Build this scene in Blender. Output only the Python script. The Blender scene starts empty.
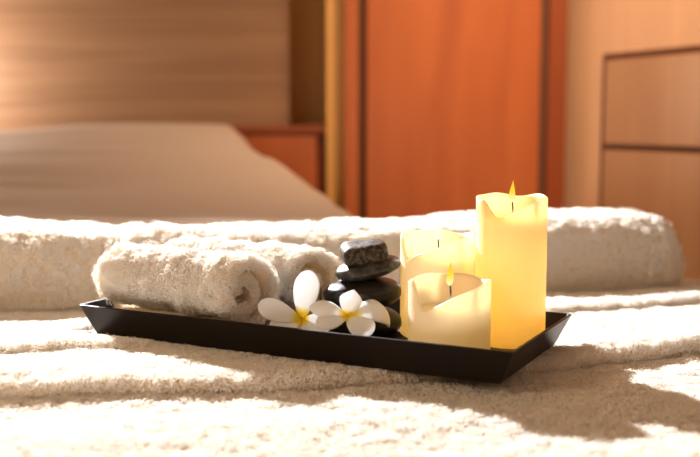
import bpy, bmesh, math, random
import numpy as np
from mathutils import Vector, Matrix

C = bpy.context.scene.collection
R = math.radians
rng = np.random.default_rng(7)
random.seed(7)

# ------------------------------------------------------------------ helpers
def link(name, me, mat=None, parent=None, smooth=True):
    o = bpy.data.objects.new(name, me)
    C.objects.link(o)
    if mat is not None:
        me.materials.append(mat)
    if parent is not None:
        o.parent = parent
    if smooth and hasattr(me, 'polygons'):
        me.polygons.foreach_set('use_smooth', [True] * len(me.polygons))
    return o

def mesh_from(name, verts, faces):
    me = bpy.data.meshes.new(name)
    me.from_pydata([tuple(map(float, v)) for v in verts], [], [tuple(map(int, f)) for f in faces])
    me.update()
    return me

def thing(name, label, cat, loc=(0, 0, 0), rot=(0, 0, 0), group=None):
    o = bpy.data.objects.new(name, None)
    o.empty_display_size = .02
    C.objects.link(o)
    o.location = loc
    o.rotation_euler = rot
    return tag(o, label, cat, group)

def tag(o, label, cat, group=None, kind=None):
    o['label'] = label
    o['category'] = cat
    if group: o['group'] = group
    if kind: o['kind'] = kind
    return o

def struct(o, label=None):
    o['kind'] = 'structure'
    if label: o['label'] = label
    return o

def box_me(name, lo, hi, bev=0.0, seg=2):
    bm = bmesh.new()
    bmesh.ops.create_cube(bm, size=1)
    for v in bm.verts:
        v.co = Vector([lo[i] + (v.co[i] + .5) * (hi[i] - lo[i]) for i in range(3)])
    if bev > 0:
        bmesh.ops.bevel(bm, geom=bm.edges[:], offset=bev, segments=seg, affect='EDGES', profile=.5)
    bmesh.ops.recalc_face_normals(bm, faces=bm.faces)
    me = bpy.data.meshes.new(name)
    bm.to_mesh(me); bm.free()
    return me

def box(name, lo, hi, mat, parent=None, bev=.003):
    return link(name, box_me(name, lo, hi, bev), mat, parent, smooth=False)

# numpy value noise ---------------------------------------------------------
_T = rng.random((64, 64, 64)) * 2 - 1
def vnoise(p):
    p = np.asarray(p, float)
    i = np.floor(p).astype(int); f = p - i
    f = f * f * (3 - 2 * f)
    i0 = i & 63; i1 = (i + 1) & 63
    def g(a, b, c): return _T[a, b, c]
    x0, y0, z0 = i0[..., 0], i0[..., 1], i0[..., 2]
    x1, y1, z1 = i1[..., 0], i1[..., 1], i1[..., 2]
    fx, fy, fz = f[..., 0], f[..., 1], f[..., 2]
    a = (g(x0, y0, z0) * (1 - fx) + g(x1, y0, z0) * fx) * (1 - fy) + (g(x0, y1, z0) * (1 - fx) + g(x1, y1, z0) * fx) * fy
    b = (g(x0, y0, z1) * (1 - fx) + g(x1, y0, z1) * fx) * (1 - fy) + (g(x0, y1, z1) * (1 - fx) + g(x1, y1, z1) * fx) * fy
    return a * (1 - fz) + b * fz
def fbm(p, o=3):
    p = np.asarray(p, float); s = 0; a = 1
    for k in range(o):
        s = s + a * vnoise(p * (2 ** k) + 17.3 * k); a *= .5
    return s
def sstep(x):
    x = np.clip(x, 0, 1); return x * x * (3 - 2 * x)

def grid_faces(nu, nv, wrap_u=False, wrap_v=False):
    f = []
    for i in range(nu if wrap_u else nu - 1):
        for j in range(nv if wrap_v else nv - 1):
            i2 = (i + 1) % nu; j2 = (j + 1) % nv
            f.append((i * nv + j, i2 * nv + j, i2 * nv + j2, i * nv + j2))
    return f

def vert_normals(V, F):
    F = np.asarray(F)
    n = np.cross(V[F[:, 2]] - V[F[:, 0]], V[F[:, 3]] - V[F[:, 1]])
    N = np.zeros_like(V)
    for k in range(4): np.add.at(N, F[:, k], n)
    return N / (np.linalg.norm(N, axis=1, keepdims=True) + 1e-12)

# ------------------------------------------------------------------ materials
def new_mat(name):
    m = bpy.data.materials.new(name); m.use_nodes = True
    nt = m.node_tree; nt.nodes.clear()
    out = nt.nodes.new('ShaderNodeOutputMaterial')
    return m, nt, out

def principled(name, col, rough=.5, **kw):
    m, nt, out = new_mat(name)
    b = nt.nodes.new('ShaderNodeBsdfPrincipled')
    b.inputs['Base Color'].default_value = (*col, 1)
    b.inputs['Roughness'].default_value = rough
    for k, v in kw.items(): b.inputs[k.replace('_', ' ')].default_value = v
    nt.links.new(b.outputs[0], out.inputs[0])
    return m, nt, b

def ramp(nt, fac, stops):
    r = nt.nodes.new('ShaderNodeValToRGB')
    el = r.color_ramp.elements
    while len(el) < len(stops): el.new(.5)
    for e, (p, c) in zip(el, stops):
        e.position = p; e.color = (*c, 1)
    nt.links.new(fac, r.inputs[0])
    return r.outputs[0]

def wood(name, c1, c2, scale=(2, 2, 30), rough=.45, spec=.4, bump=0.0):
    m, nt, b = principled(name, c1, rough)
    b.inputs['Specular IOR Level'].default_value = spec
    tc = nt.nodes.new('ShaderNodeTexCoord'); mp = nt.nodes.new('ShaderNodeMapping')
    mp.inputs['Scale'].default_value = scale
    nt.links.new(tc.outputs['Object'], mp.inputs[0])
    n = nt.nodes.new('ShaderNodeTexNoise'); n.inputs['Scale'].default_value = 1.0
    n.inputs['Detail'].default_value = 5; n.inputs['Distortion'].default_value = .6
    nt.links.new(mp.outputs[0], n.inputs[0])
    nt.links.new(ramp(nt, n.outputs[0], [(.3, c1), (.7, c2)]), b.inputs['Base Color'])
    return m

def towel_mat(name, col, trans=.35):
    m, nt, out = new_mat(name)
    d = nt.nodes.new('ShaderNodeBsdfDiffuse'); t = nt.nodes.new('ShaderNodeBsdfTranslucent')
    d.inputs[0].default_value = (*col, 1); t.inputs[0].default_value = (col[0], col[1] * .95, col[2] * .86, 1)
    mx = nt.nodes.new('ShaderNodeMixShader'); mx.inputs[0].default_value = trans
    nt.links.new(d.outputs[0], mx.inputs[1]); nt.links.new(t.outputs[0], mx.inputs[2])
    nt.links.new(mx.outputs[0], out.inputs[0])
    return m

M_TOWEL = towel_mat('terry_warm_glow', (.85, .72, .54), .32)  # cloth under the pile tinted amber, for the warm glow in gaps
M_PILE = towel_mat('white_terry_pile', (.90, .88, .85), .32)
M_WALL = wood('brown_horizontal_veneer', (.22, .115, .058), (.32, .18, .098), (1.2, 1, 38), .5)
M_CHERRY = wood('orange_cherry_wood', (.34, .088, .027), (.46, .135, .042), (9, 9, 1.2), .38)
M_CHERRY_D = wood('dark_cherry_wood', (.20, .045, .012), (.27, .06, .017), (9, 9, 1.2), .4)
M_GROOVE = principled('dark_shadow_gap', (.12, .042, .018), .7)[0]
M_LIGHTWOOD = wood('light_oak_wall', (.62, .39, .24), (.70, .45, .28), (14, 14, 1.5), .5)
M_DRAWER = wood('tan_cabinet_wood', (.40, .225, .125), (.47, .285, .165), (12, 12, 1.4), .3, .5)
M_GOLD = principled('golden_wall_paint', (.55, .30, .09), .6)[0]
M_GOLD_GLOW = principled('golden_trim_glow', (.72, .40, .12), .6)[0]  # recess glow put into the trim's lighter gold
M_FLOOR = wood('brown_floor', (.16, .08, .04), (.22, .11, .055), (3, 30, 3), .5)
M_BED = principled('taupe_bed_fabric', (.56, .475, .42), .9)[0]
M_BEDBASE = wood('bed_base_wood', (.2, .09, .04), (.26, .12, .05), (3, 3, 20), .5)
M_TRAY, _nt, _b = principled('black_lacquer', (.012, .008, .006), .42)
_b.inputs['Specular IOR Level'].default_value = .18

# ------------------------------------------------------------------ terry pile
def terry(name, V, F, parent, density, length=.0036, radius=.00022, lean=.8, seed=1, keep=None, mat=None, facew=None, facelen=None):
    """Loops of terry yarn standing on a surface: one curves object, one part of its towel."""
    g = np.random.default_rng(seed)
    F = np.asarray(F)
    a, b, c, d = (V[F[:, k]] for k in range(4))
    area = .5 * np.linalg.norm(np.cross(c - a, d - b), axis=1)
    if keep is not None:
        area = area * keep(.25 * (a + b + c + d))
    if facew is not None: area = area * facew
    n = int(area.sum() * density)
    idx = g.choice(len(F), n, p=area / area.sum())
    u = g.random((n, 1)); w = g.random((n, 1))
    N = vert_normals(V, F)
    bl = lambda q: (q[F[idx, 0]] * (1 - u) + q[F[idx, 1]] * u) * (1 - w) + (q[F[idx, 3]] * (1 - u) + q[F[idx, 2]] * u) * w
    P = bl(V); nn = bl(N); nn /= np.linalg.norm(nn, axis=1, keepdims=True) + 1e-9
    fl = np.stack([fbm(P * 130 + 5, 2), fbm(P * 130 + 31, 2), fbm(P * 130 + 57, 2)], 1)
    rd = g.normal(size=(n, 3)) * .55 + fl * lean
    rd -= nn * (rd * nn).sum(1, keepdims=True)
    side = np.cross(nn, rd); side /= np.linalg.norm(side, axis=1, keepdims=True) + 1e-9
    L = length * (.65 + .6 * g.random((n, 1))) * (1 + .35 * fbm(P * 90 + 9, 2)[:, None])
    if facelen is not None: L = L * facelen[idx][:, None]
    tw = g.choice([-1.0, 1.0], (n, 1))
    pts = np.empty((n, 5, 3))
    pts[:, 0] = P - nn * .0006
    pts[:, 1] = P + nn * L * .42 + rd * L * .18 + side * tw * L * .22
    pts[:, 2] = P + nn * L * .80 + rd * L * .50 + side * tw * L * .10
    pts[:, 3] = P + nn * L * .98 + rd * L * .85 - side * tw * L * .22
    pts[:, 4] = P + nn * L * .80 + rd * L * 1.15 - side * tw * L * .30
    hc = bpy.data.hair_curves.new(name)
    hc.add_curves([5] * n)
    hc.position_data.foreach_set('vector', pts.astype(np.float32).ravel())
    at = hc.attributes.get('radius') or hc.attributes.new('radius', 'FLOAT', 'POINT')
    rad = np.tile(np.array([1, 1, 1, .9, .55]) * radius, n).astype(np.float32)
    at.data.foreach_set('value', rad)
    hc.materials.append(mat or M_PILE)
    o = bpy.data.objects.new(name, hc); C.objects.link(o); o.parent = parent
    o['kind'] = 'stuff'
    return o

# ------------------------------------------------------------------ camera
cam = bpy.data.cameras.new('camera'); co = bpy.data.objects.new('camera', cam); C.objects.link(co)
co.location = (0, 0, .24); co.rotation_euler = (R(90 - 6.2), 0, 0)
cam.sensor_width = 36; cam.lens = 36 * 1000 / 700
cam.dof.use_dof = True; cam.dof.focus_distance = 1.06; cam.dof.aperture_fstop = 3.6
cam.clip_start = .05
bpy.context.scene.camera = co

# ------------------------------------------------------------------ room
Z0 = -.62       # the floor
floor = struct(link('floor', box_me('floor', (-3, -.6, Z0 - .05), (2.2, 4.2, Z0)), M_FLOOR, smooth=False))
struct(box('wall_back', (-3, 3.40, Z0), (-.205, 3.5, 1.9), M_WALL, bev=0))
struct(box('wall_recess', (-.23, 3.62, Z0), (.10, 3.70, 1.9), M_GOLD, bev=0))
struct(box('glow_trim', (-.072, 3.10, Z0), (-.020, 3.58, 1.9), M_GOLD_GLOW, bev=0))  # strip added for the bright side of the recess
struct(box('trim_1', (-.22, 3.5, Z0), (-.205, 3.62, 1.9), M_GOLD, bev=0))
# angled wall on the right, with the built-in cabinet
dw = Vector((.151, -.354, 0)).normalized()
ang = math.atan2(dw.y, dw.x)
wr = struct(box('wall_right', (-.02, 0, Z0), (1.6, .1, 1.9), M_LIGHTWOOD, bev=0))
wr.location = (.664, 3.085, 0); wr.rotation_euler.z = ang

cab = thing('cabinet', 'tan wooden cabinet set into the light wood wall, two fronts with a gap between', 'cabinet', (.735, 2.917, Z0), (0, 0, ang))
box('carcass', (0, -.008, 0), (1.1, -.001, 1.048), M_GROOVE, cab, .001)
box('front', (.020, -.014, .790), (1.1, -.0085, 1.028), M_DRAWER, cab, .004)
box('front', (.020, -.014, .02), (1.1, -.0085, .774), M_DRAWER, cab, .004)

wd = thing('wardrobe', 'tall orange cherry wood wardrobe with a wide plain door between dark vertical grooves', 'wardrobe', (.31, 3.02, Z0))
box('carcass', (-.325, .03, 0), (.335, .55, 2.5), M_GROOVE, wd, 0)
box('stile', (-.328, 0, 0), (-.285, .029, 2.5), M_CHERRY, wd, .004)
box('door', (-.262, -.004, .03), (.258, .029, 2.48), M_CHERRY, wd, .006)
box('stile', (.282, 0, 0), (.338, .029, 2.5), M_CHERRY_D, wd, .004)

ns = thing('nightstand', 'orange cherry wood nightstand against the brown wall beside the bed', 'nightstand', (-.245, 3.14, Z0))
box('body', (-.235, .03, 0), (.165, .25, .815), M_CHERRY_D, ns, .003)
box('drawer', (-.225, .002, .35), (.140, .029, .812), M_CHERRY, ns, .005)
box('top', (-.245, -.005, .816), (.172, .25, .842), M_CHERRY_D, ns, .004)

# ------------------------------------------------------------------ bed with taupe cover
def bed_z(y):
    return np.interp(y, [1.9, 2.0, 2.3, 2.55, 2.75, 2.9, 3.0, 3.06, 3.10], [.045, .061, .106, .158, .200, .222, .212, .17, .08])
def bed_edge(y):
    return sum(bed_edge0(y + d) for d in np.linspace(-.16, .16, 9)) / 9
def bed_edge0(y):
    z = bed_z(np.minimum(y, 2.86)); d = y * .994 + (.24 - z) * .108
    py = 228.5 - 1000 * (y * .108 + (z - .24) * .994) / d
    return (222 + (py - 125) * 1.42 - 350) / 1000 * d + .03
ny, nx = 90, 120
V = []
for y in np.linspace(1.90, 3.10, ny):
    xe = float(bed_edge(np.array(y))) ; zc = float(bed_z(y))
    for k in range(nx):
        q = k / (nx - 1)
        if q < .8:
            x = -1.5 + (xe - .05 + 1.5) * q / .8; z = zc
            dz = 0
        else:
            p = (q - .8) / .2
            a = min(p / .45, 1) * math.pi / 2
            x = xe - .05 + .05 * math.sin(a); z = zc - .05 * (1 - math.cos(a)) - max(0, p - .45) * .6
        V.append((x, y, z))
V = np.array(V)
wob = .010 * fbm(np.stack([V[:, 0] * 1.6, V[:, 1] * 5, V[:, 2] * 2], 1), 2) + .006 * fbm(np.stack([V[:, 0] * 2.5 + 3 * V[:, 1], V[:, 1] * 11, V[:, 2] * 2], 1), 2)
V[:, 2] += wob
V[:, 2] -= (.006 + .022 * sstep((-.72 - V[:, 0]) / .45)) * sstep((V[:, 1] - 2.3) / .4)
bed = thing('bed', 'bed under a smooth taupe cover, raised at its head end by the brown wall', 'bed', (0, 0, 0))
skirt = V[:nx].copy(); skirt[:, 1] -= .012; skirt[:, 2] = np.minimum(skirt[:, 2] - .02, -.34)       # the cover hangs down over the foot end
V = np.vstack([skirt, V])
bc = link('bed_cover', mesh_from('bed_cover', V, grid_faces(ny + 1, nx)), M_BED, bed)
md = bc.modifiers.new('Solidify', 'SOLIDIFY'); md.thickness = .006; md.offset = -1
box('base', (-1.5, 1.98, Z0), (-.42, 3.08, -.18), M_BEDBASE, bed, .01)

# ------------------------------------------------------------------ towels on the table
table = thing('treatment_table', 'padded treatment table hidden beneath the spread white towels', 'table', (0, 0, 0))
box('top', (-.75, .45, -.12), (.62, 1.66, -.052), M_BEDBASE, table, .012)
for (lx, ly) in ((-.68, .52), (.55, .52), (-.68, 1.58), (.55, 1.58)):
    box('leg', (lx - .03, ly - .03, Z0), (lx + .03, ly + .03, -.1205), M_BEDBASE, table, .004)

TC = np.array([-.0344, 1.0983]); U = np.array([.8892, -.4576]); W = np.array([.4576, .8892])
def tr(s, t, z=0.0):
    p = TC + s * U + t * W
    return Vector((p[0], p[1], z))
def in_tray(x, y, m=0.0):
    s = (x - TC[0]) * U[0] + (y - TC[1]) * U[1]; t = (x - TC[0]) * W[0] + (y - TC[1]) * W[1]
    return s, t

def yc(x): return .945 + .22 * x + .35 * x * x          # front fold of the upper towel
def yb(x): return 1.455 + .18 * x                        # back contact line
def lower_z(x, y):
    p = np.stack([x, y, 0 * x], -1)
    z = -.021 + .0018 * fbm(p * 8, 2) + .0006 * fbm(p * 60, 2)
    z = z + .002 * np.sin((y - .25 * x) * 38 + 1.0) * np.clip((.95 - y) / .15, 0, 1)
    z = z - .005 * sstep((y - yc(x) - .008) / .02)
    return z
# lower towel
gx = np.linspace(-.62, .56, 300); gy = np.linspace(0, 1, 180)
X, Q = np.meshgrid(gx, gy, indexing='ij')
Y = .50 + Q * (yc(X) + .05 - .50)
Vl = np.stack([X, Y, lower_z(X, Y)], -1).reshape(-1, 3)
Fl = grid_faces(300, 180)
lt = thing('bath_towel', 'white terry bath towel spread out lowest, in front of the folded towel under the tray', 'towel')
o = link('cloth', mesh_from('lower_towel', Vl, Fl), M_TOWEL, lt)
md = o.modifiers.new('Solidify', 'SOLIDIFY'); md.thickness = .008; md.offset = -1
FRONT_ONLY = lambda c: ((c[:, 1] > .68) & (c[:, 1] < yc(c[:, 0]) + .02)).astype(float)
terry('terry_pile', Vl, Fl, lt, 480000, .0046, .00034, seed=3, lean=.45, keep=FRONT_ONLY)

# upper towel: rounded front fold, then the flat top with a second shallow fold, back edge drops
def upper_top(x, y):
    p = np.stack([x, y, 0 * x + 3], -1)
    z = -.0055 + .0016 * fbm(p * 11, 2) + .0009 * fbm(p * 70, 2)
    y2 = np.where(x < -.1, 1.045 + .10 * (x + .25), 1.245 + .39 * (x - .286))
    s, t = in_tray(x, y)
    near = np.maximum(np.abs(s) - .258, np.abs(t) - .103)
    m = sstep((near + .012) / .05)
    step = .0085 * sstep((y - y2) / .016 + .5) * (1 - sstep((y - y2 - .02) / .2) * .8)
    z = z + step * m
    z = z - .012 * sstep((y - 1.22 - .2 * x) / .2) * m
    z = np.where(m < .5, np.minimum(z, -.0080), z)
    z = z + .006 * m * np.exp(-((y - yc(x) - .03) / .03) ** 2) * (.6 + .4 * np.sin(x * 9))
    z = z - .008 * sstep((x - .50) / .09)
    return z
na, nb, nxu = 14, 190, 330
gx = np.linspace(-.62, .58, nxu)
Vu = []
for x in gx:
    y0 = yc(x) + .004 * math.sin(x * 23) + .003 * math.sin(x * 51 + 1)
    lz = float(lower_z(np.full(9, x), np.linspace(y0 - .003, y0 + .02, 9)).max()) + .0012
    tz = float(upper_top(np.array([x]), np.array([y0 + .012]))[0])
    h = max((tz - lz) / 2, .001)
    row = []
    for k in range(na):
        a = -math.pi / 2 + math.pi * k / na
        row.append((x, y0 + .012 - .012 * math.cos(a), (tz + lz) / 2 + h * math.sin(a)))
    ys = np.linspace(y0 + .012, 1.60, nb)
    zs = upper_top(np.full(nb, x), ys)
    row += [(x, yy, zz) for yy, zz in zip(ys, zs)]
    Vu += row
Vu = np.array(Vu); Fu = grid_faces(nxu, na + nb)
ut = thing('bath_towel', 'thick folded white terry towel lying directly under the black tray', 'towel')
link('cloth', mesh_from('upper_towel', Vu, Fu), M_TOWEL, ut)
def up_keep(c):
    s, t = in_tray(c[:, 0], c[:, 1])
    inside = (np.abs(s) < .225) & (np.abs(t) < .075)
    vis = (c[:, 1] < 1.50 + .18 * c[:, 0]) & ~inside
    return vis.astype(float)
terry('terry_pile', Vu, Fu, ut, 430000, .0042, .00034, seed=4, lean=.5, keep=up_keep)

# thick rolled bolster towel behind the tray
def bolster():
    A = np.array([-.62, 1.238]); B = np.array([.492, 1.4450])
    e = (B - A); Ln = np.linalg.norm(e); e /= Ln; f = np.array([-e[1], e[0]])
    nu, nv = 260, 110
    V = []
    for i in range(nu):
        q = i / (nu - 1)
        l = Ln * q
        # rounding at the right end
        r = .036
        k = 1.0
        if l > Ln - r:
            k = math.sqrt(max(0, 1 - ((l - (Ln - r)) / r) ** 2))
        hw, hh = .080, .0585 - .0015 * q - .0062 * float(sstep((q - .12) / .16) * (1 - sstep((q - .60) / .2)))
        sh = (1 - k) * .034
        ww = max(hw - sh, .001); h2 = max(hh - sh, .001)
        if i == nu - 1: ww *= .86; h2 *= .8
        zc = -.0165 + hh
        for j in range(nv):
            a = 2 * math.pi * j / nv
            ca, sa = math.cos(a), math.sin(a)
            n = 2.0 / 3.4
            w = ww * math.copysign(abs(ca) ** n, ca); z = h2 * math.copysign(abs(sa) ** n, sa)
            w -= .012 * (z / hh)* (-1)           # upper part leans back
            p = A + e * l + f * (hw + w)
            V.append((p[0], p[1], zc + z))
    V = np.array(V)
    F = grid_faces(nu, nv, wrap_v=True)
    N = vert_normals(V, [(a, b, c, d) for a, b, c, d in F])
    low = fbm(V * np.array([6, 9, 9]), 3)[:, None] * .005 + fbm(V * 45, 3)[:, None] * .0028
    up = (V[:, 2:3] > .0)
    V = V - N * 0 + N * low * np.where(V[:, 2:3] < .01, .2, 1)
    V[:, 2] = np.maximum(V[:, 2], upper_top(V[:, 0], V[:, 1]) + .004)
    F = [tuple(x) for x in F]
    return V, F
Vb, Fb = bolster()
nvb = 110
ctr = len(Vb)
bt = thing('rolled_towel', 'long thick white terry towel roll lying across behind the tray', 'towel')
Vc = np.vstack([Vb, Vb[-nvb:].mean(0)[None], Vb[:nvb].mean(0)[None]])
Fc = Fb + [(ctr, ctr - nvb + j, ctr - nvb + (j + 1) % nvb) for j in range(nvb)] + [(ctr + 1, (j + 1) % nvb, j) for j in range(nvb)]
me = mesh_from('bolster', Vc, Fc)
bm = bmesh.new(); bm.from_mesh(me); bmesh.ops.recalc_face_normals(bm, faces=bm.faces); bm.to_mesh(me); bm.free()
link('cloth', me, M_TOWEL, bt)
def outward(V, F):
    F = np.asarray(F); c = V.mean(0)
    n = np.cross(V[F[:, 2]] - V[F[:, 0]], V[F[:, 3]] - V[F[:, 1]])
    m = V[F].mean(1) - c; m[:, 0] *= .02
    return F if (n * m).sum() > 0 else F[:, ::-1]
terry('terry_pile', Vb, outward(Vb, Fb), bt, 420000, .0050, .00036, seed=5, lean=1.1,
      keep=lambda c: (c[:, 2] > -.015).astype(float))

# ------------------------------------------------------------------ tray
def loop(hx, hy, z, r, n=6):
    pts = []
    for cx, cy, a0 in ((hx - r, hy - r, 0), (-hx + r, hy - r, 90), (-hx + r, -hy + r, 180), (hx - r, -hy + r, 270)):
        for k in range(n + 1):
            a = R(a0 + 90 * k / n)
            pts.append((cx + r * math.cos(a), cy + r * math.sin(a), z))
    return pts
tray = thing('serving_tray', 'long black lacquered tray with flared sides lying on the white towel', 'tray', (TC[0], TC[1], 0), (0, 0, math.atan2(U[1], U[0])))
HX, HY = .2582, .103
loops = [loop(HX - .018, HY - .013, -.0032, .003), loop(HX - .0165, HY - .0115, -.0037, .004), loop(HX - .0155, HY - .0105, -.0025, .004),
         loop(HX - .0008, HY - .0008, .0286, .004), loop(HX, HY, .0296, .004), loop(HX - .0008, HY - .0006, .0304, .004),
         loop(HX - .0028, HY - .0026, .0304, .003), loop(HX - .0036, HY - .0034, .0296, .003), loop(HX - .0166, HY - .0122, .0052, .003), loop(HX - .0185, HY - .014, .004, .003)]
nl = len(loops[0])
V = [p for l in loops for p in l]
F = [(a * nl + k, a * nl + (k + 1) % nl, (a + 1) * nl + (k + 1) % nl, (a + 1) * nl + k) for a in range(len(loops) - 1) for k in range(nl)]
F.append(tuple(reversed(range(nl)))); F.append(tuple(range((len(loops) - 1) * nl, len(loops) * nl)))
me = mesh_from('tray_body', V, F)
to = link('body', me, M_TRAY, tray)
md = to.modifiers.new('EdgeSplit', 'EDGE_SPLIT'); md.split_angle = R(50)
TF = .0042   # tray floor height

# ------------------------------------------------------------------ rolled hand towels
def roll_towel(name, label, s0, s1, t, r0, th, turns, seed, gap, a_start, yaw, shear=.24):
    root = thing(name, label, 'towel', group='rolled towels in the tray')
    Ln = s1 - s0
    nphi = int(78 * turns); tot = turns * 2 * math.pi
    # rounded strip section: (axis position, thickness offset)
    sec = []
    hh = (th - gap) / 2; rr = hh * .9
    na_ = 46
    for k in range(na_): sec.append((rr + (Ln - 2 * rr) * k / (na_ - 1), hh))
    for k in range(1, 9): a = math.pi / 2 - math.pi * k / 9; sec.append((Ln - rr + rr * math.cos(a), hh * math.sin(a)))
    for k in range(na_): sec.append((Ln - rr - (Ln - 2 * rr) * k / (na_ - 1), -hh))
    for k in range(1, 9): a = -math.pi / 2 - math.pi * k / 9; sec.append((rr + rr * math.cos(a), hh * math.sin(a)))
    ns_ = len(sec)
    V = []
    gg = np.random.default_rng(seed); ph = gg.random(4) * 6
    for i in range(nphi):
        q = i / (nphi - 1); phi = q * tot
        rad = r0 - th / 2 - th * 1.0 * phi / (2 * math.pi)
        rad = max(rad, .0035)
        rad *= 1 + .03 * math.sin(phi * 2 + ph[0])
        endr = min(1.0, (min(i, nphi - 1 - i) + .6) / 4) ** .5
        shift = .0020 * math.sin(phi * .9 + ph[1]) + .0010 * math.sin(phi * 3.1 + ph[2]) - .0075 * phi / (2 * math.pi)
        ang_ = a_start + phi
        for (a, b) in sec:
            ro = rad + b * endr
            V.append((s0 + a + shift * (a / Ln - .5) * 2, ro * math.cos(ang_), ro * math.sin(ang_)))
    V = np.array(V)
    mid_s = (s0 + s1) / 2; cy_, sy_ = math.cos(R(yaw)), math.sin(R(yaw))
    loc_r = np.hypot(V[:, 1], V[:, 2]); loc_s = V[:, 0].copy(); loc_yz = V[:, 1:].copy()
    a_, b_ = V[:, 0] - mid_s, V[:, 1].copy()
    a_ = a_ + shear * b_
    V[:, 0] = mid_s + a_ * cy_ + b_ * sy_; V[:, 1] = b_ * cy_ - a_ * sy_
    zc = TF + r0
    Zl = V[:, 2] * .985
    P = np.empty_like(V)
    P[:, 0] = TC[0] + V[:, 0] * U[0] + (t + V[:, 1]) * W[0]
    P[:, 1] = TC[1] + V[:, 0] * U[1] + (t + V[:, 1]) * W[1]
    P[:, 2] = zc + Zl
    F = grid_faces(nphi, ns_, wrap_v=True)
    F = [tuple(f) for f in F]
    # surface unevenness of the outermost turn
    N = vert_normals(P, F)
    c = np.array([0, 0, zc]);
    amp = fbm(P * 55, 3)[:, None] * .0022 + fbm(P * 16, 2)[:, None] * .0020
    P2 = P + N * amp * np.where(P[:, 2:3] < .02, .1, 1)
    # orient outward (offset +hh side must look away from the axis)
    f0 = np.asarray(F)
    mid = (nphi // 4) * ns_ + 20
    nrm = N[mid]; axis_p = np.array([P[mid, 0], P[mid, 1], P[mid, 2]])
    outv = np.array([W[0] * loc_yz[mid, 0], W[1] * loc_yz[mid, 0], loc_yz[mid, 1]])
    if np.dot(nrm, outv) < 0: f0 = f0[:, ::-1]
    faces = [tuple(f) for f in f0]
    caps = [tuple(range(ns_)), tuple(reversed(range((nphi - 1) * ns_, nphi * ns_)))]
    ps = (P2[:, 0] - TC[0]) * U[0] + (P2[:, 1] - TC[1]) * U[1]; pt = (P2[:, 0] - TC[0]) * W[0] + (P2[:, 1] - TC[1]) * W[1]
    slope = np.maximum(np.maximum((np.abs(ps) - .2386) / .50, (np.abs(pt) - .0882) / .38), 0)     # rests on the flared sides
    slope = np.where((np.abs(ps) > .262) | (np.abs(pt) > .107), .027, np.minimum(slope, .0275))
    P2[:, 2] = np.maximum(P2[:, 2], TF + .0006 + slope)
    me = mesh_from(name, P2, faces + caps)
    bm = bmesh.new(); bm.from_mesh(me); bmesh.ops.recalc_face_normals(bm, faces=bm.faces); bm.to_mesh(me); bm.free()
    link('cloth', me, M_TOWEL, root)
    fi = np.repeat(np.arange(nphi - 1), ns_); fj = np.tile(np.arange(ns_), nphi - 1)
    outer = (fi < nphi / turns * 1.04) & ((fj < na_ + 5) | (fj > ns_ - 5))
    ends = (fj > na_) & (fj < na_ + 8) | (fj > 2 * na_ + 8)
    fw = np.where(outer, 1.0, np.where(ends, .55, .08)); fl_ = np.where(outer, 1.0, np.where(ends, .36, .25))
    terry('terry_pile', P2, f0, root, 640000, .0046, .00029, seed=seed, lean=1.0, keep=lambda c: (c[:, 2] > .008).astype(float), facew=fw, facelen=fl_)
    return root
roll_towel('rolled_towel', 'smaller rolled towel in the tray, in front of the larger roll and beside the flowers', -.252, -.050, -.0480, .0505, .0185, 1.9, 21, .0090, R(250), 6)
roll_towel('rolled_towel', 'larger rolled towel in the tray behind the front roll', -.232, -.022, .0390, .0510, .0200, 1.7, 22, .0100, R(235), 4)

# ------------------------------------------------------------------ stones
def stone_mat(name, c1, c2, rough, scale=120, bump=.3, spec=.5):
    m, nt, b = principled(name, c1, rough)
    b.inputs['Specular IOR Level'].default_value = spec
    tc = nt.nodes.new('ShaderNodeTexCoord')
    n = nt.nodes.new('ShaderNodeTexNoise'); n.inputs['Scale'].default_value = scale; n.inputs['Detail'].default_value = 6
    nt.links.new(tc.outputs['Object'], n.inputs[0])
    nt.links.new(ramp(nt, n.outputs[0], [(.42, c1), (.68, c2)]), b.inputs['Base Color'])
    bp = nt.nodes.new('ShaderNodeBump'); bp.inputs['Strength'].default_value = bump; bp.inputs['Distance'].default_value = .001
    nt.links.new(n.outputs[0], bp.inputs['Height']); nt.links.new(bp.outputs[0], b.inputs['Normal'])
    return m
M_BLACK = stone_mat('polished_black_stone', (.010, .008, .007), (.022, .017, .014), .30, 60, .08, .3)
M_GREY = stone_mat('rough_grey_stone', (.020, .016, .012), (.13, .095, .06), .6, 210, .7, .2)
M_DARK = stone_mat('dark_grey_stone', (.014, .012, .010), (.06, .05, .038), .33, 130, .25)
M_TAN = stone_mat('grey_brown_stone', (.16, .12, .09), (.30, .24, .19), .6, 160, .4)

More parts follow.
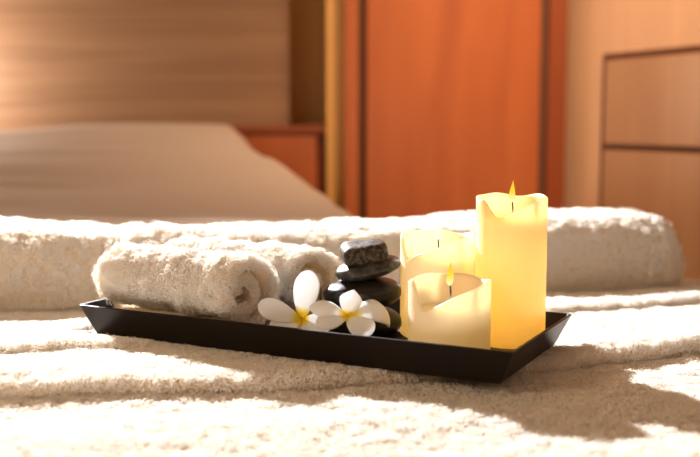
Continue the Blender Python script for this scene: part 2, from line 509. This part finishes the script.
def stone(name, label, loc, half, rot, mat, n=2.4, nz=2.2, rough=.05, seed=0, group=None):
    nu, nv = 40, 64
    V = []
    def sp(c, e): return math.copysign(abs(c) ** e, c)
    for i in range(1, nu):
        la = -math.pi / 2 + math.pi * i / nu
        for j in range(nv):
            lo = 2 * math.pi * j / nv
            V.append((sp(math.cos(la), 2 / nz) * sp(math.cos(lo), 2 / n), sp(math.cos(la), 2 / nz) * sp(math.sin(lo), 2 / n), sp(math.sin(la), 2 / nz)))
    V = np.array(V + [(0, 0, -1), (0, 0, 1)])
    k = 1 + rough * fbm(V * 1.6 + seed * 7.1, 2)[:, None]
    V = V * k * np.array(half)
    F = grid_faces(nu - 1, nv, wrap_v=True); b = (nu - 1) * nv
    F = [tuple(f) for f in F] + [(b, (j + 1) % nv, j) for j in range(nv)] + [(b + 1, b - nv + j, b - nv + (j + 1) % nv) for j in range(nv)]
    me = mesh_from(name, V, F)
    bm = bmesh.new(); bm.from_mesh(me); bmesh.ops.recalc_face_normals(bm, faces=bm.faces); bm.to_mesh(me); bm.free()
    o = link(name, me, mat)
    o.location = loc; o.rotation_euler = [R(a) for a in rot]
    return tag(o, label, 'stone', 'stacked massage stones' if name == 'massage_stone' else 'pebbles on the tray')
stone('massage_stone', 'large flat black stone lying on the tray at the bottom of the stack', (.0095, 1.088, .0195), (.0470, .040, .0150), (0, 0, 10), M_BLACK, 2.6, 2.8, .03, 1)
stone('massage_stone', 'thick glossy black stone, second from the bottom of the stack', (.0145, 1.092, .0502), (.0425, .037, .0162), (0, -2, -8), M_BLACK, 2.4, 2.5, .04, 2)
stone('massage_stone', 'dark grey oval stone tilted under the square stone in the stack', (.0190, 1.092, .0775), (.0365, .030, .0118), (0, -12, 5), M_DARK, 2.2, 2.3, .05, 3)
stone('massage_stone', 'rough grey block-shaped stone on top of the stack', (.0152, 1.086, .0955), (.0252, .0205, .0118), (8, -6, 8), M_GREY, 4.5, 3.6, .05, 4)
stone('pebble', 'small grey brown pebble leaning between the rear roll and the black stones', (-.0425, 1.112, .0300), (.0085, .011, .0255), (0, 10, 20), M_TAN, 2.3, 2.3, .08, 5)
stone('pebble', 'small dark rough pebble half hidden behind the petal by the front roll', (-.080, 1.052, .0175), (.0125, .010, .0135), (0, 0, 30), M_DARK, 2.3, 2.3, .10, 6)

# ------------------------------------------------------------------ candles
def wax(name, col, tcol, z0, t0, z1, t1):
    """Wax whose thin hollow top lets more light through than its thick body."""
    m, nt, out = new_mat(name)
    b = nt.nodes.new('ShaderNodeBsdfPrincipled'); b.inputs['Base Color'].default_value = (*col, 1); b.inputs['Roughness'].default_value = .45
    b.inputs['Specular IOR Level'].default_value = .3
    t = nt.nodes.new('ShaderNodeBsdfTranslucent'); t.inputs[0].default_value = (*tcol, 1)
    tc = nt.nodes.new('ShaderNodeTexCoord'); sx = nt.nodes.new('ShaderNodeSeparateXYZ'); nt.links.new(tc.outputs['Object'], sx.inputs[0])
    mr = nt.nodes.new('ShaderNodeMapRange'); mr.interpolation_type = 'SMOOTHSTEP'
    for k, v in zip((1, 2, 3, 4), (z0, z1, t0, t1)): mr.inputs[k].default_value = v
    nt.links.new(sx.outputs[2], mr.inputs[0])
    mx = nt.nodes.new('ShaderNodeMixShader'); nt.links.new(mr.outputs[0], mx.inputs[0])
    nt.links.new(b.outputs[0], mx.inputs[1]); nt.links.new(t.outputs[0], mx.inputs[2]); nt.links.new(mx.outputs[0], out.inputs[0])
    return m
M_WICK, _nt, _b = principled('burnt_wick', (.02, .015, .012), .9)
_tc = _nt.nodes.new('ShaderNodeTexCoord'); _sx = _nt.nodes.new('ShaderNodeSeparateXYZ'); _nt.links.new(_tc.outputs['Generated'], _sx.inputs[0])
_nt.links.new(ramp(_nt, _sx.outputs[2], [(.45, (.75, .66, .5)), (.62, (.02, .015, .012))]), _b.inputs['Base Color'])
def flame_mat(name, col, strength):
    m, nt, out = new_mat(name)
    e = nt.nodes.new('ShaderNodeEmission'); e.inputs[1].default_value = strength
    tc = nt.nodes.new('ShaderNodeTexCoord'); sx = nt.nodes.new('ShaderNodeSeparateXYZ')
    nt.links.new(tc.outputs['Generated'], sx.inputs[0])
    nt.links.new(ramp(nt, sx.outputs[2], [(0, col[0]), (.45, col[1]), (1, col[2])]), e.inputs[0])
    nt.links.new(e.outputs[0], out.inputs[0])
    return m
M_FLAME = flame_mat('yellow_flame', ((1, .82, .45), (1, .60, .05), (1, .42, .02)), 1.3)
M_FLAME_P = flame_mat('pale_flame', ((1, .93, .78), (1, .93, .78), (1, .9, .75)), 1.1)

def lathe_flame(parent, z0, h, r, mat, x=0, y=0):
    V = []; n = 14; m = 18
    for i in range(m + 1):
        q = i / m
        rr = r * (math.sin(math.pi * min(q ** .62, 1)) ** 1.0) * (1 - .25 * q) + 1e-5
        for j in range(n):
            a = 2 * math.pi * j / n
            V.append((x + .0012 * q * q + rr * math.cos(a), y + rr * math.sin(a), z0 + h * q))
    F = grid_faces(m + 1, n, wrap_v=True) + [tuple(range(n))[::-1], tuple(range(m * n, m * n + n))]
    return link('flame', mesh_from('flame', V, F), mat, parent)

def candle(label, loc, r, h, notch, depth, wl, wr_, cup, seed, flame, light, body_t, col=(.86, .80, .66)):
    root = thing('pillar_candle', label, 'candle', loc, group='pillar candles on the tray')
    face = math.atan2(-loc[1], -loc[0])          # towards the front of the tray
    n = 128
    th = .0032
    def rim(a):
        d = (a - face + math.pi) % (2 * math.pi) - math.pi      # + is to the right seen from the front
        d -= R(notch)
        g = 0
        if -R(wl) < d <= 0: g = float(sstep(1 + d / R(wl)))
        elif 0 < d < R(wr_): q = 1 - d / R(wr_); g = q * q * .35 + .65 * q * float(sstep(q)) if True else q
        g = min(g, 1)
        return h - depth * g + .0012 * math.sin(3 * a + seed) - .0010 * (1 + math.sin(5 * a + seed * 2))
    rows = []
    def ring(fr, fz): return [(fr(a) * math.cos(a), fr(a) * math.sin(a), fz(a)) for a in (2 * math.pi * k / n for k in range(n))]
    bulge = lambda a: r * (1 + .006 * math.sin(2 * a + seed))
    rows.append(ring(lambda a: r - .002, lambda a: 0))
    rows.append(ring(lambda a: r, lambda a: .002))
    for q in np.linspace(.06, 1, 22):
        rows.append(ring(lambda a: bulge(a), lambda a, q=q: .002 + (rim(a) - .0035) * q))
    rows.append(ring(lambda a: bulge(a) - .0005, lambda a: rim(a) - .0008))
    rows.append(ring(lambda a: bulge(a) - th * .5, lambda a: rim(a)))
    rows.append(ring(lambda a: bulge(a) - th, lambda a: rim(a) - .001))
    for q in np.linspace(.15, 1, 8):
        rows.append(ring(lambda a, q=q: r - th - .003 * q, lambda a, q=q: (rim(a) - .001) * (1 - q) + (h - cup) * q))
    rows.append(ring(lambda a: r * .45, lambda a: h - cup - .002))
    rows.append(ring(lambda a: r * .04, lambda a: h - cup - .0015))
    V = [p for rw in rows for p in rw]
    F = grid_faces(len(rows), n, wrap_v=True)
    F = [tuple(f) for f in F] + [tuple(reversed(range(n))), tuple(range((len(rows) - 1) * n, len(rows) * n))]
    me = mesh_from('wax_body', V, F)
    bm = bmesh.new(); bm.from_mesh(me); bmesh.ops.recalc_face_normals(bm, faces=bm.faces); bm.to_mesh(me); bm.free()
    link('wax_body', me, wax('cream_wax', col, (.95, .84, .58), h - cup - .006, body_t, h - cup + .012, .5), root)
    # curved wick
    V = []; wz = h - cup - .002; wh = flame[0] - wz
    for i in range(9):
        q = i / 8
        for j in range(8):
            a = 2 * math.pi * j / 8
            V.append((.0008 * math.cos(a) + .0012 * math.sin(q * 3), .0008 * math.sin(a), wz + wh * q))
    F = grid_faces(9, 8, wrap_v=True) + [tuple(range(8))[::-1], tuple(range(64, 72))]
    link('wick', mesh_from('wick', V, F), M_WICK, root)
    lathe_flame(root, flame[0] - .003, flame[1], flame[2], flame[3])
    # the glow inside the hollow candle
    for (lz, pw) in light:
        l = bpy.data.lights.new('candle_glow', 'POINT'); l.energy = pw; l.color = (1, .60, .10); l.shadow_soft_size = .012
        lo = bpy.data.objects.new('candle_glow', l); C.objects.link(lo); lo.location = (loc[0], loc[1], loc[2] + lz)
    return root
p = tr(.204, .0515, TF)
candle('tallest cream pillar candle with a glowing yellow body at the right end of the tray', p, .0372, .157, -16, .0235, 42, 92, .028, 1, (.1520, .024, .0036, M_FLAME), ((.042, .11), (.090, .095)), .16, (.87, .75, .46))
p = tr(.1205, .051, TF)
candle('cream pillar candle of middle height standing behind the other two candles', p, .0405, .1125, -52, .026, 30, 130, .030, 2, (.1075, .028, .0026, M_FLAME_P), ((.035, .07),), .22)
p = tr(.1715, -.0415, TF)
candle('shortest cream pillar candle standing at the front edge of the tray', p, .0410, .0790, -38, .026, 30, 120, .031, 3, (.0745, .024, .0040, M_FLAME), ((.018, .017),), .36)

# ------------------------------------------------------------------ flowers
def petal_mat():
    m, nt, out = new_mat('white_yellow_petal')
    b = nt.nodes.new('ShaderNodeBsdfPrincipled'); b.inputs['Roughness'].default_value = .5; b.inputs['Specular IOR Level'].default_value = .25
    t = nt.nodes.new('ShaderNodeBsdfTranslucent')
    uv = nt.nodes.new('ShaderNodeUVMap'); sx = nt.nodes.new('ShaderNodeSeparateXYZ')
    nt.links.new(uv.outputs[0], sx.inputs[0])
    c = ramp(nt, sx.outputs[1], [(.0, (.85, .60, .02)), (.13, (.90, .74, .04)), (.27, (.92, .935, .95))])
    nt.links.new(c, b.inputs['Base Color']); nt.links.new(c, t.inputs[0])
    mx = nt.nodes.new('ShaderNodeMixShader'); mx.inputs[0].default_value = .35
    nt.links.new(b.outputs[0], mx.inputs[1]); nt.links.new(t.outputs[0], mx.inputs[2]); nt.links.new(mx.outputs[0], out.inputs[0])
    return m
M_PETAL = petal_mat()
M_FTUBE = principled('yellow_flower_throat', (.85, .50, .03), .6)[0]

def petal(parent, base, tip_dir, normal, L, Wd, bend=.15, cup=.25, point=.5, twist=0.0, curl=0.0, droop=0.0, a0=None):
    d = Vector(tip_dir).normalized(); nn = Vector(normal); nn = (nn - d * nn.dot(d)).normalized(); sd = d.cross(nn)
    nu, nv = 28, 15
    V = []; uv = []
    pos = Vector(base); ang_ = -bend * .6 if a0 is None else a0; step = L / (nu - 1)
    for i in range(nu):
        q = i / (nu - 1)
        qm = .64
        if q < qm: w = Wd / 2 * (.20 + .80 * math.sin(math.pi / 2 * q / qm) ** 1.15)
        else: w = Wd / 2 * max(1e-3, (1 - ((q - qm) / (1 - qm)) ** (2.2 - .7 * point))) ** (.5 + .45 * point)
        dirn = d * math.cos(ang_) + nn * math.sin(ang_)
        nrm = nn * math.cos(ang_) - d * math.sin(ang_)
        if i: pos = pos + dirn * step
        ang_ += (bend + (droop * q * 2)) / (nu - 1)
        tw = twist * q
        for j in range(nv):
            v = j / (nv - 1) * 2 - 1
            off = cup * w * (v * v) - cup * w * .3 + curl * max(0, v) ** 2 * w * min(1, q * 2)
            s2 = sd * math.cos(tw) + nrm * math.sin(tw); n2 = nrm * math.cos(tw) - sd * math.sin(tw)
            V.append(pos + s2 * (v * w) + n2 * off); uv.append((j / (nv - 1), q))
    F = grid_faces(nu, nv)
    me = mesh_from('petal', V, F)
    ul = me.uv_layers.new(name='UVMap')
    for lp in me.loops: ul.data[lp.index].uv = uv[lp.vertex_index]
    o = link('petal', me, M_PETAL, parent)
    md = o.modifiers.new('Solidify', 'SOLIDIFY'); md.thickness = .0009; md.offset = 0
    return o

def throat(parent, base, d, L=.03):
    d = Vector(d).normalized(); a = d.orthogonal().normalized(); b = d.cross(a)
    V = []; n = 12
    for i in range(10):
        q = i / 9; r = .0030 * (1 - .45 * q)
        for k in range(n):
            t = 2 * math.pi * k / n
            V.append(Vector(base) + d * (L * q) + a * r * math.cos(t) + b * r * math.sin(t) + Vector((0, 0, -.008 * q * q)))
    F = grid_faces(10, n, wrap_v=True) + [tuple(range(n))[::-1], tuple(range(9 * n, 10 * n))]
    return link('flower_tube', mesh_from('flower_tube', V, F), M_FTUBE, parent)

f1 = (-.0515, 1.040, .0300)
fl = thing('plumeria_flower', 'white plumeria with yellow centre and one petal standing upright, by the rolled towel end', 'flower', (f1[0], f1[1], TF), group='plumeria flowers on the tray')
B = Vector((0, 0, f1[2] - TF))
petal(fl, B, (.16, .22, .98), (-.1, -1, .30), .053, .0275, bend=.25, cup=.22, point=.1)
petal(fl, B, (-.92, -.16, .37), (-.10, -1, .55), .049, .0240, bend=.10, cup=.20, point=.1)
petal(fl, B, (-.80, -.50, -.22), (.1, -.75, .7), .038, .025, bend=.1, cup=.2, point=.2)
petal(fl, B, (.40, -.62, -.58), (0, -.8, .6), .036, .028, bend=.1, cup=.2, point=.2)
petal(fl, B, (.86, -.10, -.15), (0, -.9, .5), .034, .022, bend=-.2, cup=.2, point=.2)
throat(fl, B, (.1, .8, -.35), .030)
f2 = (-.0030, 1.018, .0375)
fl = thing('plumeria_flower', 'white plumeria with drooping curled petals in front of the black stones', 'flower', (f2[0], f2[1], TF), group='plumeria flowers on the tray')
B = Vector((0, 0, f2[2] - TF))
petal(fl, B, (.24, .30, .93), (-.25, -1, .3), .029, .0240, bend=.20, cup=.35, point=1.0)
petal(fl, B, (-.93, .06, .30), (-.2, -.55, .85), .042, .0235, bend=-.55, cup=-.25, point=.4, droop=-.4)
petal(fl, B, (-.76, -.50, -.12), (-.1, -.55, .85), .038, .0250, bend=-.5, cup=-.15, point=.5, droop=-.3)
petal(fl, B, (.94, .06, .36), (.25, -.60, .80), .066, .0330, bend=-1.2, cup=-.30, point=.1, droop=-1.3, a0=.25)
petal(fl, B, (.62, -.55, -.28), (.1, -.65, .75), .036, .0290, bend=-.5, cup=-.25, point=.2, droop=-.5)
throat(fl, B, (.05, .92, -.25), .022)

# ------------------------------------------------------------------ light
w = bpy.data.worlds.new('warm_room'); bpy.context.scene.world = w; w.use_nodes = True
bg = w.node_tree.nodes['Background']; bg.inputs[0].default_value = (1, .595, .345, 1); bg.inputs[1].default_value = .38

def aim(o, tgt):
    o.rotation_euler = (Vector(tgt) - o.location).to_track_quat('-Z', 'Y').to_euler()
def lamp(name, kind, loc, energy, col, tgt=None, **kw):
    l = bpy.data.lights.new(name, kind); l.energy = energy; l.color = col
    for k, v in kw.items(): setattr(l, k, v)
    o = bpy.data.objects.new(name, l); C.objects.link(o); o.location = loc
    if tgt: aim(o, tgt)
    return o
lamp('reading_spot', 'SPOT', (-.95, 2.75, 1.10), 1120, (1, .985, .985), (.08, .95, 0), spot_size=R(35), spot_blend=.16, shadow_soft_size=.03)
lamp('warm_fill', 'AREA', (-1.05, .25, .62), 6.5, (1, .74, .47), (-.2, 1.2, .05), size=.35)  # unseen fill added at front left to warm the shaded towel fronts
lamp('wall_lamp', 'POINT', (-1.50, 3.12, .40), 31, (1, .87, .73), shadow_soft_size=.08)
lamp('recess_light', 'AREA', (-.13, 3.30, -.25), 14, (1, .58, .18), (-.12, 3.62, .35), shape='RECTANGLE', size=.08, size_y=.08)
lamp('background_fill', 'AREA', (.55, 1.7, 1.65), 12, (1, .66, .40), (.55, 3.0, .15), size=.5, spread=R(85))  # unseen area light added overhead to brighten the background wood

vs = bpy.context.scene.view_settings
vs.view_transform = 'Standard'; vs.look = 'None'; vs.exposure = 0; vs.gamma = 1; vs.use_curve_mapping = False
